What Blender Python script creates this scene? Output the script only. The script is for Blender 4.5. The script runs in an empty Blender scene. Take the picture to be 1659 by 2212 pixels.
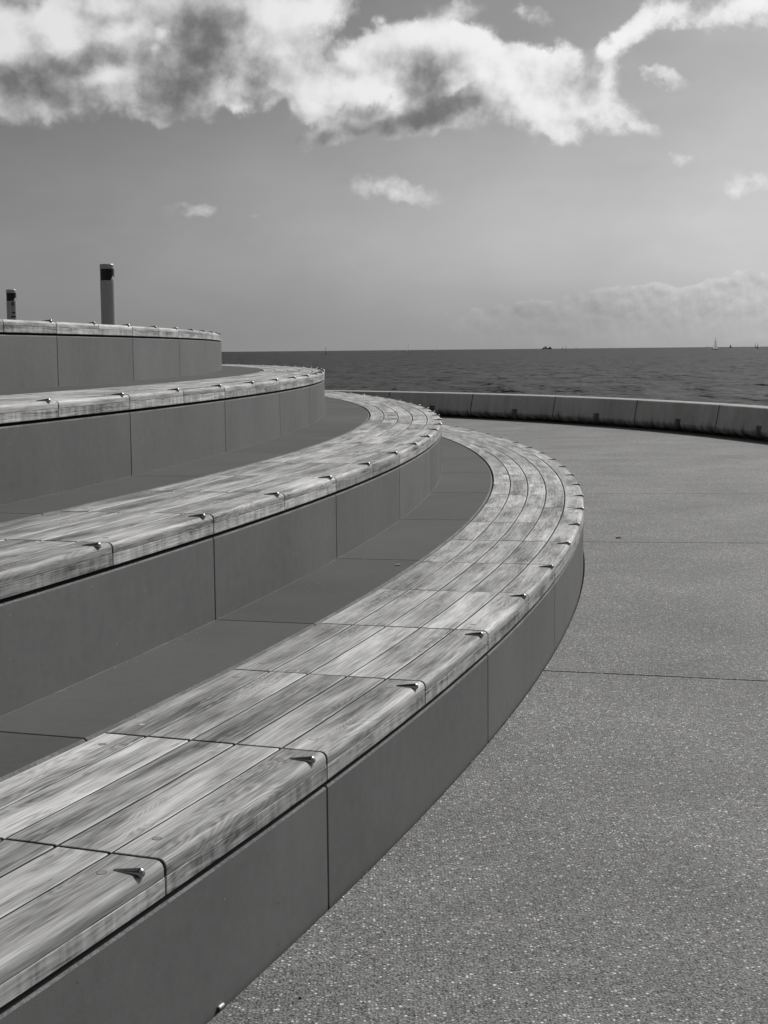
import bpy, math, random
import numpy as np
from mathutils import Vector, Matrix

random.seed(7)
R = math.radians
scene = bpy.context.scene

# ------------------------------------------------------------------ camera
F_PX, PITCH, ROLL, CAM_H = 3697.7, 0.10898, -0.00965, 1.58296      # focal length in pixels of a 1920 wide frame
cam_d = bpy.data.cameras.new('camera')
cam_d.sensor_fit = 'HORIZONTAL'
cam_d.sensor_width = 36.0
cam_d.lens = F_PX / 1920 * 36.0
cam_d.clip_start = 0.05
cam_d.clip_end = 120000
cam_o = bpy.data.objects.new('camera', cam_d)
scene.collection.objects.link(cam_o)
fw = Vector((0, math.cos(PITCH), -math.sin(PITCH)))
up0 = Vector((0, math.sin(PITCH), math.cos(PITCH)))
rt0 = Vector((1, 0, 0))
rt = math.cos(ROLL) * rt0 + math.sin(ROLL) * up0
up = -math.sin(ROLL) * rt0 + math.cos(ROLL) * up0
m = Matrix((rt, up, -fw)).transposed().to_4x4()
m.translation = Vector((0, 0, CAM_H))
cam_o.matrix_world = m
scene.camera = cam_o


def sky_dir(x, y):
    """(azimuth, elevation) in degrees of a direction given in the 1659 x 2212 view of the photograph"""
    f = F_PX * 1659 / 1920
    d = fw + (x - 829.5) / f * rt - (y - 1106) / f * up
    d.normalize()
    return math.degrees(math.atan2(d.x, d.y)), math.degrees(math.asin(d.z))


# ------------------------------------------------------------------ light
SUN_AZ = 49.0        # counter-clockwise from +X, direction TOWARDS the sun
SUN_EL = 45.0
sun_d = bpy.data.lights.new('sun', 'SUN')
sun_d.energy = 3.4
sun_d.angle = R(0.6)
sun_d.color = (1.0, 0.985, 0.965)
sun_o = bpy.data.objects.new('sun', sun_d)
scene.collection.objects.link(sun_o)
to_sun = Vector((math.cos(R(SUN_AZ)) * math.cos(R(SUN_EL)), math.sin(R(SUN_AZ)) * math.cos(R(SUN_EL)), math.sin(R(SUN_EL))))
sun_o.rotation_euler = to_sun.to_track_quat('Z', 'Y').to_euler()
sun_o.location = (20, 20, 30)

scene.cycles.max_bounces = 5
scene.cycles.diffuse_bounces = 3
scene.cycles.glossy_bounces = 2
scene.view_settings.view_transform = 'Standard'
scene.view_settings.look = 'None'
scene.view_settings.exposure = 0.0
scene.view_settings.gamma = 1.0
scene.view_settings.use_curve_mapping = False


# ------------------------------------------------------------------ node helper
class NT:
    def __init__(self, tree):
        self.t = tree
        self.n = tree.nodes
        self.l = tree.links

    def add(self, typ, **kw):
        nd = self.n.new(typ)
        for k, v in kw.items():
            setattr(nd, k, v)
        return nd

    def put(self, sock, v):
        if isinstance(v, bpy.types.NodeSocket):
            self.l.new(v, sock)
        elif v is not None:
            sock.default_value = v

    def math(self, op, a, b=None, c=None, clamp=False):
        nd = self.add('ShaderNodeMath', operation=op, use_clamp=clamp)
        self.put(nd.inputs[0], a)
        self.put(nd.inputs[1], b)
        if c is not None:
            self.put(nd.inputs[2], c)
        return nd.outputs[0]

    def vmath(self, op, a, b=None):
        nd = self.add('ShaderNodeVectorMath', operation=op)
        self.put(nd.inputs[0], a)
        if b is not None:
            if op == 'SCALE':
                self.put(nd.inputs['Scale'], b)
            else:
                self.put(nd.inputs[1], b)
        return nd.outputs['Value'] if op in ('LENGTH', 'DOT_PRODUCT') else nd.outputs[0]

    def noise(self, vec, scale, detail=4.0, rough=0.5, dist=0.0, dims='3D', w=None):
        nd = self.add('ShaderNodeTexNoise', noise_dimensions=dims)
        if vec is not None:
            self.put(nd.inputs['Vector'], vec)
        nd.inputs['Scale'].default_value = scale
        nd.inputs['Detail'].default_value = detail
        nd.inputs['Roughness'].default_value = rough
        nd.inputs['Distortion'].default_value = dist
        if w is not None:
            self.put(nd.inputs['W'], w)
        return nd.outputs['Fac'], nd.outputs['Color']

    def mapr(self, v, a, b, c=0.0, d=1.0, smooth=False):
        nd = self.add('ShaderNodeMapRange', interpolation_type='SMOOTHSTEP' if smooth else 'LINEAR', clamp=True)
        self.put(nd.inputs['Value'], v)
        for k, x in zip(('From Min', 'From Max', 'To Min', 'To Max'), (a, b, c, d)):
            self.put(nd.inputs[k], x)
        return nd.outputs['Result']

    def mix(self, f, a, b):
        nd = self.add('ShaderNodeMix', data_type='FLOAT')
        self.put(nd.inputs[0], f)
        self.put(nd.inputs[2], a)
        self.put(nd.inputs[3], b)
        return nd.outputs[0]

    def combine(self, x, y, z):
        nd = self.add('ShaderNodeCombineXYZ')
        self.put(nd.inputs[0], x)
        self.put(nd.inputs[1], y)
        self.put(nd.inputs[2], z)
        return nd.outputs[0]

    def sep(self, v):
        nd = self.add('ShaderNodeSeparateXYZ')
        self.put(nd.inputs[0], v)
        return nd.outputs


# ------------------------------------------------------------------ world: black and white sky with clouds
world = bpy.data.worlds.new('World')
scene.world = world
world.use_nodes = True
world.cycles.sampling_method = 'MANUAL'
world.cycles.sample_map_resolution = 512
N = NT(world.node_tree)
for nd in list(N.n):
    N.n.remove(nd)
out = N.add('ShaderNodeOutputWorld')
bg = N.add('ShaderNodeBackground')
bg.inputs['Strength'].default_value = 0.1
N.l.new(bg.outputs[0], out.inputs[0])
sky = N.add('ShaderNodeTexSky', sky_type='NISHITA')
sky.sun_disc = False
sky.sun_elevation = R(SUN_EL)
sky.sun_rotation = R(90 - SUN_AZ)
sky.air_density = 1.0
sky.dust_density = 2.0
sky.ozone_density = 1.0
# thick air near the horizon: the sky there keeps the tone it has a few degrees up
_d = N.add('ShaderNodeTexCoord').outputs['Generated']
_x, _y, _z = N.sep(_d)
_z = N.math('SQRT', N.math('ADD', N.math('MULTIPLY', _z, _z), 0.0016))
N.l.new(N.vmath('NORMALIZE', N.combine(_x, _y, _z)), sky.inputs['Vector'])
srgb = N.add('ShaderNodeSeparateColor')
N.l.new(sky.outputs[0], srgb.inputs[0])
# black and white film behind an orange filter: mostly red and green
sky_bw = N.math('ADD', N.math('MULTIPLY', srgb.outputs[0], 0.7), N.math('MULTIPLY', srgb.outputs[1], 0.3))
geo = N.add('ShaderNodeTexCoord')
D = geo.outputs['Generated']
dx, dy, dz = N.sep(D)
az = N.math('MULTIPLY', N.math('ARCTAN2', dx, dy), 57.2958)
el = N.math('MULTIPLY', N.math('ARCSINE', dz), 57.2958)
P = N.combine(az, el, 0.0)
# warp so that the outlines billow
w1 = N.noise(P, 0.32, 3.0, 0.55)[1]
w2 = N.noise(P, 1.0, 8.0, 0.58)[1]
w1 = N.vmath('SCALE', N.vmath('SUBTRACT', w1, (0.5, 0.5, 0.5)), 1.1)
w2 = N.vmath('SCALE', N.vmath('SUBTRACT', w2, (0.5, 0.5, 0.5)), 1.25)
PW = N.vmath('ADD', N.vmath('ADD', P, w1), w2)
PWs = N.vmath('ADD', P, N.vmath('SCALE', N.vmath('ADD', w1, w2), 0.6))


def blobs(items, vec, inner=0.0):
    tot = None
    for (x, y, rx, ry, rot, amp) in items:
        u, v = sky_dir(x, y)
        k = 57.2958 / (F_PX * 1659 / 1920)   # degrees per pixel of that view
        mp = N.add('ShaderNodeMapping', vector_type='TEXTURE')
        v_in = vec
        if tot is not None:      # chained on the running sum, which keeps the shader's working memory small
            ma = N.add('ShaderNodeVectorMath', operation='MULTIPLY_ADD')
            N.l.new(tot, ma.inputs[0])
            ma.inputs[1].default_value = (1e-9, 1e-9, 1e-9)
            N.l.new(vec, ma.inputs[2])
            v_in = ma.outputs[0]
        N.l.new(v_in, mp.inputs[0])
        mp.inputs['Location'].default_value = (u, v, 0)
        mp.inputs['Rotation'].default_value = (0, 0, R(rot))
        mp.inputs['Scale'].default_value = (rx * k, ry * k, 1)
        ln = N.vmath('LENGTH', mp.outputs[0])
        b = N.mapr(ln, inner, 1.0, amp, 0.0, True)
        tot = b if tot is None else N.math('ADD', tot, b)
    return tot


body = [
    (0, 60, 170, 210, 0, .8), (120, 100, 230, 175, 0, .8), (270, 90, 210, 175, 0, .8), (400, 115, 210, 160, 0, .9), (330, 0, 320, 100, 0, .9),
    (150, 190, 210, 95, 0, .7), (380, 190, 170, 85, 15, .9), (60, 200, 170, 85, 0, .5), (520, 60, 140, 120, 0, .8), (600, 30, 180, 100, 0, .9),
    (695, 12, 110, 60, 0, .9), (625, 120, 150, 120, 0, .8), (560, 190, 100, 60, 0, .45), (700, 190, 140, 90, 0, .9), (780, 170, 110, 75, 0, .8),
    (515, 228, 48, 34, -20, .8), (650, 225, 60, 38, 0, .5),
    (790, 110, 95, 58, 10, 1.1), (880, 88, 125, 58, 5, 1.2), (985, 88, 125, 66, 0, 1.3), (1065, 112, 90, 62, 0, 1.1), (1135, 130, 90, 60, 0, 1.1),
    (1208, 122, 66, 58, 0, 1.1), (1100, 180, 165, 95, 0, .9), (1190, 200, 125, 100, 0, 1.0), (900, 160, 165, 85, 0, 1.0), (960, 210, 145, 80, 20, 1.0),
    (860, 255, 155, 58, 12, 1.0), (720, 290, 105, 42, 8, .9), (700, 265, 70, 60, 0, .6), (1000, 240, 120, 60, 0, .6), (1170, 260, 115, 62, -15, .9),
    (1215, 296, 64, 30, -20, .7), (1295, 240, 130, 66, -10, 1.0), (1385, 275, 80, 34, -20, .8), (1308, 150, 46, 96, 0, .85),
    (1330, 80, 95, 42, 28, .95), (1410, 46, 110, 48, 12, 1.1), (1475, 35, 60, 34, 0, .5), (1610, 22, 135, 48, 0, 1.1), (1550, 50, 75, 32, 0, .5),
    (1440, 158, 80, 30, -22, .95), (1395, 140, 36, 12, 0, .5), (980, 20, 115, 30, 8, .5), (1165, 38, 58, 32, -15, .5), (1140, 12, 44, 16, 0, .4),
    (850, 412, 160, 38, -6, .72), (880, 436, 74, 22, 0, .4), (435, 460, 100, 30, 0, .55), (545, 468, 34, 12, 0, .35), (1470, 350, 40, 22, 0, .7),
    (1620, 385, 90, 42, 5, .8), (1580, 415, 34, 16, 0, .5), (330, 258, 55, 16, 0, .5),
]
dens = blobs(body, PW, 0.15)
edge_n = N.noise(P, 1.0, 9.0, 0.6, 0.25)[0]
dens = N.math('ADD', dens, N.math('MULTIPLY', N.math('MULTIPLY', N.math('SUBTRACT', edge_n, 0.5), 2.0), N.mapr(dens, 0.0, 0.4, 0, 1)))
cover_in = N.math('POWER', N.mapr(dens, 0.14, 1.20, 0, 1, True), 0.8)
# the same sky goes on outside the frame with scattered clouds of the same kind
pl = N.combine(N.math('DIVIDE', dx, N.math('MAXIMUM', N.math('ADD', dz, 0.12), 0.05)),
               N.math('DIVIDE', dy, N.math('MAXIMUM', N.math('ADD', dz, 0.12), 0.05)), 0.0)
gen = N.noise(pl, 0.75, 8.0, 0.58, 0.3)[0]
outm = N.math('MAXIMUM', N.mapr(N.math('ABSOLUTE', az), 16.5, 24, 0, 1, True), N.mapr(el, 14.5, 20, 0, 1, True))
outm = N.math('MULTIPLY', outm, N.mapr(el, 0.5, 6, 0, 1, True))
cover_out = N.math('MULTIPLY', N.mapr(gen, 0.52, 0.66, 0, 1, True), outm)
cover = N.math('MAXIMUM', cover_in, cover_out)
# bellies that face away from the sun
belly = blobs([
    (60, 160, 200, 75, 0, 1.0), (200, 130, 120, 48, 0, .8), (120, 215, 150, 50, 0, .55), (225, 215, 110, 42, 0, .35), (380, 195, 130, 80, 30, 1.15),
    (430, 110, 95, 120, 60, 1.0), (485, 50, 100, 85, 0, .85), (400, 40, 70, 55, 0, .5), (560, 150, 70, 80, 0, .4), (40, 5, 70, 28, 0, .7),
    (320, 140, 75, 55, 0, .5), (930, 165, 105, 78, 30, .8), (880, 262, 130, 44, 15, 1.15), (970, 230, 115, 52, 25, .95), (790, 282, 80, 30, 0, .7),
    (700, 302, 95, 34, 5, 1.0), (735, 255, 55, 36, 45, .5), (1035, 210, 85, 60, 0, .45), (1060, 270, 75, 42, 0, .4), (640, 290, 34, 22, 0, .5)], PWs, 0.0)
sunny = blobs([
    (15, 60, 76, 76, 0, 1.2), (20, 110, 55, 55, 0, .9), (110, 25, 66, 66, 0, 1.1), (140, 70, 66, 50, 0, 1.0), (148, 102, 48, 38, 0, .7),
    (225, 5, 66, 34, 0, 1.0), (250, 68, 56, 28, 0, .9), (300, 60, 34, 28, 0, .6), (350, 75, 22, 26, 0, .9), (235, 165, 80, 26, 8, .95), (335, 112, 20, 17, 0, .6),
    (610, 30, 120, 66, 0, .8), (700, 20, 90, 50, 0, .9), (560, 10, 66, 44, 0, .5), (620, 110, 100, 66, 0, .5), (700, 200, 120, 62, 0, .9),
    (800, 190, 85, 54, 0, .9), (848, 215, 38, 44, 0, .8), (740, 240, 44, 28, 0, .6), (515, 232, 44, 28, 0, .7), (770, 110, 76, 44, 0, .9),
    (900, 78, 150, 46, 3, 1.0), (1010, 78, 120, 52, 0, 1.1), (1080, 130, 100, 64, 0, 1.0), (1185, 120, 90, 62, 0, 1.0), (1120, 190, 130, 54, 0, .6),
    (1180, 240, 100, 56, 0, .7), (1210, 292, 56, 32, 0, .7), (1310, 140, 48, 90, 0, .9), (1320, 232, 90, 44, 0, .8), (1380, 272, 56, 28, 0, .5),
    (985, 185, 62, 14, 25, .75), (1340, 75, 90, 40, 20, .9), (1420, 45, 100, 44, 0, 1.0), (1600, 20, 140, 50, 0, 1.0), (1450, 158, 66, 30, 0, .6),
    (850, 412, 150, 36, 0, .4), (1620, 388, 100, 44, 0, .4), (435, 460, 90, 30, 0, .3)], PWs, 0.0)
belly = N.math('SUBTRACT', belly, sunny)
shade_n = N.noise(P, 0.6, 7.0, 0.52)[0]
shade_n2 = N.noise(N.vmath('ADD', P, (0.35, 0.28, 0.0)), 0.6, 7.0, 0.52)[0]
relief = N.math('MULTIPLY', N.math('SUBTRACT', shade_n, shade_n2), 2.0)
shade_out = N.mapr(gen, 0.58, 0.8, 0, 0.8)
shade = N.math('ADD', N.math('ADD', belly, N.math('MULTIPLY', shade_out, outm)), relief)
shade = N.math('ADD', shade, N.math('MULTIPLY', N.math('SUBTRACT', edge_n, 0.5), -0.5))
shade = N.math('ADD', shade, N.math('MULTIPLY', N.math('SUBTRACT', N.noise(P, 1.7, 7.0, 0.58)[0], 0.5), 0.95))
shade = N.mapr(shade, -1.15, 1.55, 0, 1, True)
sunward = N.mapr(az, -15, 6, 0.84, 1.0)
cloud_l = N.math('MULTIPLY', N.mix(shade, 9.1, 1.6), sunward)
# base sky
# tone curve of the film: the deep parts of the sky print darker
veil = N.noise(N.combine(az, N.math('MULTIPLY', el, 2.2), 4.0), 0.09, 5.0, 0.55)[0]
base = N.math('MULTIPLY', N.math('POWER', N.math('MULTIPLY', sky_bw, 0.1), 1.9), N.mapr(veil, 0.3, 0.7, 8.6, 11.0))
col = N.mix(N.math('MULTIPLY', cover, 0.96), base, cloud_l)
# cumulus bank along the horizon
bank_b = blobs([(1230, 680, 170, 62, 0, .8), (1340, 655, 150, 60, 0, .9), (1480, 655, 170, 62, 0, 1.0), (1640, 640, 200, 66, 0, 1.1),
                (1060, 690, 160, 50, 0, .5), (1150, 690, 120, 50, 0, .6), (1590, 700, 380, 70, 0, .9), (1250, 725, 420, 50, 0, .7)], PWs, 0.2)
bank_n = N.noise(P, 0.95, 9.0, 0.56)[0]
bank_d = N.math('ADD', bank_b, N.math('MULTIPLY', N.math('SUBTRACT', bank_n, 0.5), 1.3))
bank = N.mapr(bank_d, 0.30, 0.52, 0, 1, True)
bank = N.math('MULTIPLY', bank, N.mapr(el, -0.6, 2.2, 0.15, 1, True))
bank_sh = N.math('SUBTRACT', bank_n, N.noise(N.vmath('ADD', P, (0.10, 0.22, 0)), 0.95, 9.0, 0.56)[0])
bank_l = N.math('ADD', N.mapr(bank_d, 0.35, 1.2, 1.12, 0.94), N.math('MULTIPLY', bank_sh, 1.1))
col = N.math('MULTIPLY', col, N.mix(bank, 1.0, bank_l))
# sea haze evens out the last few degrees above the horizon
hz = N.math('MULTIPLY', N.math('EXPONENT', N.math('MULTIPLY', N.math('MAXIMUM', el, 0.0), -0.45)), 0.72)
col = N.mix(hz, col, N.math('ADD', 2.1, N.math('MULTIPLY', col, 0.22)))
N.l.new(N.combine(col, col, col), bg.inputs['Color'])


# ------------------------------------------------------------------ materials
def new_mat(name):
    mt = bpy.data.materials.new(name)
    mt.use_nodes = True
    n = NT(mt.node_tree)
    b = n.n['Principled BSDF']
    return mt, n, b


def grey(n, v):
    nd = n.add('ShaderNodeCombineXYZ')
    for i in range(3):
        n.put(nd.inputs[i], v)
    return nd.outputs[0]


def bump(n, b, h, strength, dist):
    bp = n.add('ShaderNodeBump')
    bp.inputs['Strength'].default_value = strength
    bp.inputs['Distance'].default_value = dist
    n.put(bp.inputs['Height'], h)
    n.l.new(bp.outputs[0], b.inputs['Normal'])


def wood_material(name, gain=1.0, drip=False):
    mt, n, b = new_mat(name)
    uv = n.add('ShaderNodeUVMap').outputs[0]
    oi = n.add('ShaderNodeObjectInfo')
    rnd = oi.outputs['Random']
    u, v, _ = n.sep(uv)
    rz = n.math('MULTIPLY', rnd, 311.0)
    # vein figure: contours of a stretched, warped field
    warp = n.noise(n.combine(n.math('MULTIPLY', u, 1.4), n.math('MULTIPLY', v, 6.0), rz), 1.0, 2.0, 0.5)[0]
    vv = n.math('ADD', v, n.math('MULTIPLY', n.math('SUBTRACT', warp, 0.5), 0.05))
    big = n.noise(n.combine(n.math('MULTIPLY', u, 1.3), n.math('MULTIPLY', vv, 8.5), rz), 1.0, 2.0, 0.45)[0]
    ring = n.math('SINE', n.math('MULTIPLY', big, 95.0))
    ring = n.math('MULTIPLY', n.math('POWER', n.math('ABSOLUTE', ring), 2.0), -1.0)
    streak = n.noise(n.combine(n.math('MULTIPLY', u, 1.5), n.math('MULTIPLY', vv, 85.0), rz), 1.0, 3.5, 0.65)[0]
    fine = n.noise(n.combine(n.math('MULTIPLY', u, 6.5), n.math('MULTIPLY', vv, 290.0), n.math('ADD', rz, 5.0)), 1.0, 2.0, 0.6)[0]
    blot = n.noise(n.combine(n.math('MULTIPLY', u, 2.2), n.math('MULTIPLY', vv, 13.0), rz), 1.0, 4.0, 0.6)[0]
    figm = n.mapr(n.noise(n.combine(n.math('MULTIPLY', u, 1.6), n.math('MULTIPLY', v, 6.0), n.math('ADD', rz, 9.0)), 1.0, 2.0, 0.5)[0], 0.45, 0.60, 0.10, 1.0, True)
    val = n.math('ADD', 0.30, n.math('MULTIPLY', n.math('SUBTRACT', streak, 0.5), 0.34))
    val = n.math('ADD', val, n.math('MULTIPLY', n.math('SUBTRACT', fine, 0.5), 0.44))
    val = n.math('ADD', val, n.math('MULTIPLY', n.math('SUBTRACT', blot, 0.5), 0.50))
    val = n.math('ADD', val, n.math('MULTIPLY', n.math('SUBTRACT', big, 0.5), 0.30))
    val = n.math('ADD', val, n.math('MULTIPLY', n.math('MULTIPLY', ring, figm), 0.075))
    if drip:
        dr = n.noise(n.combine(n.math('MULTIPLY', u, 26.0), n.math('MULTIPLY', v, 3.0), rz), 1.0, 4.0, 0.6)[0]
        val = n.math('ADD', val, n.math('MULTIPLY', n.math('SUBTRACT', dr, 0.47), 0.45))
    # bleached edges
    e = n.math('MINIMUM', n.math('ABSOLUTE', v), n.math('ABSOLUTE', n.math('SUBTRACT', v, 0.138)))
    ed = n.mapr(n.math('ADD', e, n.math('MULTIPLY', n.math('SUBTRACT', blot, 0.5), 0.03)), 0.0, 0.014, 0.05, 0.0)
    val = n.math('ADD', val, ed)
    val = n.math('ADD', 0.27, n.math('MULTIPLY', n.math('SUBTRACT', val, 0.27), 1.45))
    # knots, drying cracks
    vo = n.add('ShaderNodeTexVoronoi', feature='F1')
    n.l.new(n.combine(n.math('MULTIPLY', u, 3.2), n.math('MULTIPLY', vv, 14.0), rz), vo.inputs['Vector'])
    vo.inputs['Scale'].default_value = 1.0
    kc = n.add('ShaderNodeSeparateColor')
    n.l.new(vo.outputs['Color'], kc.inputs[0])
    kn = n.math('MULTIPLY', n.mapr(vo.outputs['Distance'], 0.05, 0.30, 1, 0, True), n.math('GREATER_THAN', kc.outputs[0], 0.90))
    val = n.math('MULTIPLY', val, n.math('SUBTRACT', 1.0, n.math('MULTIPLY', kn, 0.55)))
    crk = n.noise(n.combine(n.math('MULTIPLY', u, 1.6), n.math('MULTIPLY', v, 60.0), n.math('ADD', rz, 77.0)), 1.0, 2.0, 0.5)[0]
    crm = n.math('GREATER_THAN', n.noise(n.combine(n.math('MULTIPLY', u, 3.0), n.math('MULTIPLY', v, 15.0), n.math('ADD', rz, 55.0)), 1.0, 1.0, 0.5)[0], 0.56)
    crack = n.math('MULTIPLY', n.mapr(n.math('ABSOLUTE', n.math('SUBTRACT', crk, 0.5)), 0.0, 0.012, 1, 0), crm)
    val = n.math('MULTIPLY', val, n.math('SUBTRACT', 1.0, n.math('MULTIPLY', crack, 0.6)))
    # dark stains
    st = n.noise(n.combine(n.math('MULTIPLY', u, 6.0), n.math('MULTIPLY', v, 22.0), n.math('ADD', rz, 40.0)), 1.0, 3.0, 0.5)[0]
    val = n.math('MULTIPLY', val, n.mapr(st, 0.66, 0.76, 1.0, 0.62, True))
    tone = n.mapr(n.noise(None, 1.0, 0.0, dims='1D', w=n.math('MULTIPLY', rnd, 977.0))[0], 0.3, 0.7, 0.76, 1.18)
    val = n.math('MULTIPLY', n.math('MULTIPLY', val, tone), gain)
    val = n.math('MINIMUM', n.math('MAXIMUM', val, 0.05), 0.62)
    n.l.new(grey(n, val), b.inputs['Base Color'])
    b.inputs['Roughness'].default_value = 0.62
    b.inputs['Specular IOR Level'].default_value = 0.35
    h = n.math('ADD', n.math('MULTIPLY', streak, 0.8), n.math('MULTIPLY', fine, 0.5))
    bump(n, b, h, 0.5, 0.0012)
    return mt


def obj_pos(n):
    return n.add('ShaderNodeNewGeometry').outputs['Position']


def concrete_material(name, base, dirt=0.0, streaks=False):
    mt, n, b = new_mat(name)
    p = obj_pos(n)
    rnd = n.add('ShaderNodeObjectInfo').outputs['Random']
    x, y, z = n.sep(p)
    a = n.noise(p, 1.3, 5.0, 0.6)[0]
    c = n.noise(p, 22.0, 4.0, 0.65)[0]
    f = n.noise(p, 420.0, 2.0, 0.7)[0]
    val = n.math('ADD', 1.0, n.math('MULTIPLY', n.math('SUBTRACT', a, 0.5), 0.55))
    val = n.math('ADD', val, n.math('MULTIPLY', n.math('SUBTRACT', c, 0.5), 0.30))
    val = n.math('ADD', val, n.math('MULTIPLY', n.math('SUBTRACT', f, 0.5), 0.55))
    val = n.math('MULTIPLY', val, n.mapr(rnd, 0, 1, 0.90, 1.10))
    if streaks:
        s = n.noise(n.combine(n.math('MULTIPLY', x, 16.0), n.math('MULTIPLY', y, 16.0), n.math('MULTIPLY', z, 1.3)), 1.0, 4.0, 0.6)[0]
        val = n.math('ADD', val, n.math('MULTIPLY', n.math('SUBTRACT', s, 0.5), 0.12))
    uv = n.add('ShaderNodeUVMap').outputs[0]
    u, v, _ = n.sep(uv)
    if dirt:
        # lime bloom in the inner corner, v is metres from the corner
        bl = n.noise(n.combine(n.math('MULTIPLY', u, 9.0), 0.0, 3.0), 1.0, 6.0, 0.7)[0]
        wdt = n.mapr(bl, 0.35, 0.75, 0.0015, 0.010)
        k = n.math('LESS_THAN', v, wdt)
        fac = n.mapr(n.noise(n.combine(n.math('MULTIPLY', u, 2.0), 0.0, 8.0), 1.0, 4.0, 0.6)[0], 0.38, 0.66, 0.25, 1.9)
        val = n.math('ADD', val, n.math('MULTIPLY', n.math('MULTIPLY', k, fac), dirt))
    # tiny pores and pale grit
    vo = n.add('ShaderNodeTexVoronoi', feature='F1')
    n.l.new(p, vo.inputs['Vector'])
    vo.inputs['Scale'].default_value = 38.0
    cr = n.add('ShaderNodeSeparateColor')
    n.l.new(vo.outputs['Color'], cr.inputs[0])
    speck = n.math('MULTIPLY', n.math('LESS_THAN', vo.outputs['Distance'], 0.11), n.math('GREATER_THAN', cr.outputs[0], 0.975))
    pore = n.math('MULTIPLY', n.math('LESS_THAN', vo.outputs['Distance'], 0.10), n.math('LESS_THAN', cr.outputs[0], 0.02))
    val = n.math('ADD', val, n.math('MULTIPLY', speck, 1.3))
    val = n.math('MULTIPLY', val, n.mapr(pore, 0, 1, 1.0, 0.3))
    n.l.new(grey(n, n.math('MULTIPLY', val, base)), b.inputs['Base Color'])
    b.inputs['Roughness'].default_value = 0.85
    b.inputs['Specular IOR Level'].default_value = 0.2
    bump(n, b, n.math('ADD', n.math('MULTIPLY', f, 0.6), n.math('MULTIPLY', c, 0.8)), 0.5, 0.0012)
    return mt


def aggregate_material(name):
    mt, n, b = new_mat(name)
    p = obj_pos(n)
    rnd = n.add('ShaderNodeObjectInfo').outputs['Random']

    def vor(scale, off):
        vo = n.add('ShaderNodeTexVoronoi', feature='F1')
        n.l.new(n.vmath('ADD', p, (off, off * 2, 0)), vo.inputs['Vector'])
        vo.inputs['Scale'].default_value = scale
        vo.inputs['Randomness'].default_value = 1.0
        c = n.add('ShaderNodeSeparateColor')
        n.l.new(vo.outputs['Color'], c.inputs[0])
        return vo.outputs['Distance'], c.outputs[0], c.outputs[1]
    d1, r1, q1 = vor(105.0, 0.0)      # about 6 mm chips
    d2, r2, q2 = vor(240.0, 3.1)      # sand
    d3, r3, q3 = vor(58.0, 7.7)       # larger, sparse chips
    patch = n.noise(p, 0.9, 5.0, 0.6)[0]
    patch2 = n.noise(p, 6.0, 4.0, 0.6)[0]
    val = n.mapr(r2, 0, 1, 0.04, 0.34)
    chip = n.mapr(n.math('POWER', r1, 1.8), 0, 1, 0.03, 0.52)
    inchip = n.mapr(d1, 0.25, 0.5, 1, 0, True)
    val = n.mix(n.math('MULTIPLY', inchip, 0.75), val, chip)
    white = n.math('MULTIPLY', n.math('GREATER_THAN', r1, 0.87), n.mapr(d1, 0.34, 0.48, 1, 0))
    val = n.mix(white, val, n.mapr(q1, 0, 1, 0.40, 0.95))
    white3 = n.math('MULTIPLY', n.math('GREATER_THAN', r3, 0.972), n.mapr(d3, 0.22, 0.34, 1, 0))
    val = n.mix(white3, val, n.mapr(q3, 0, 1, 0.6, 1.0))
    dark3 = n.math('MULTIPLY', n.math('LESS_THAN', r3, 0.06), n.mapr(d3, 0.2, 0.34, 1, 0))
    val = n.mix(dark3, val, 0.04)
    val = n.math('MULTIPLY', val, n.math('ADD', 1.0, n.math('MULTIPLY', n.math('SUBTRACT', patch, 0.5), 1.1)))
    val = n.math('MULTIPLY', val, n.math('ADD', 1.0, n.math('MULTIPLY', n.math('SUBTRACT', patch2, 0.5), 0.35)))
    val = n.math('MULTIPLY', val, n.mapr(rnd, 0, 1, 0.95, 1.05))
    scuff = n.mapr(n.noise(p, 2.3, 6.0, 0.7, 0.8)[0], 0.60, 0.74, 1.0, 1.32, True)
    val = n.math('MULTIPLY', val, scuff)
    grain = n.noise(p, 34.0, 5.0, 0.75)[0]
    val = n.math('MULTIPLY', val, n.math('ADD', 1.0, n.math('MULTIPLY', n.math('SUBTRACT', grain, 0.5), 1.5)))
    n.l.new(grey(n, n.math('MINIMUM', n.math('MULTIPLY', val, 0.70), 0.95)), b.inputs['Base Color'])
    b.inputs['Roughness'].default_value = 0.7
    b.inputs['Specular IOR Level'].default_value = 0.4
    h = n.math('ADD', n.math('MULTIPLY', inchip, 0.7), n.math('MULTIPLY', r1, 0.7))
    h = n.math('ADD', h, n.math('MULTIPLY', r2, 0.3))
    bump(n, b, h, 0.9, 0.003)
    return mt


def simple(name, v, rough=0.6, metal=0.0, var=0.0, scale=30.0, spec=0.5):
    mt, n, b = new_mat(name)
    if var:
        f = n.noise(obj_pos(n), scale, 5.0, 0.6)[0]
        val = n.math('MULTIPLY', n.math('ADD', 1.0, n.math('MULTIPLY', n.math('SUBTRACT', f, 0.5), var)), v)
        n.l.new(grey(n, val), b.inputs['Base Color'])
    else:
        b.inputs['Base Color'].default_value = (v, v, v, 1)
    b.inputs['Roughness'].default_value = rough
    b.inputs['Metallic'].default_value = metal
    b.inputs['Specular IOR Level'].default_value = spec
    return mt


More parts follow.
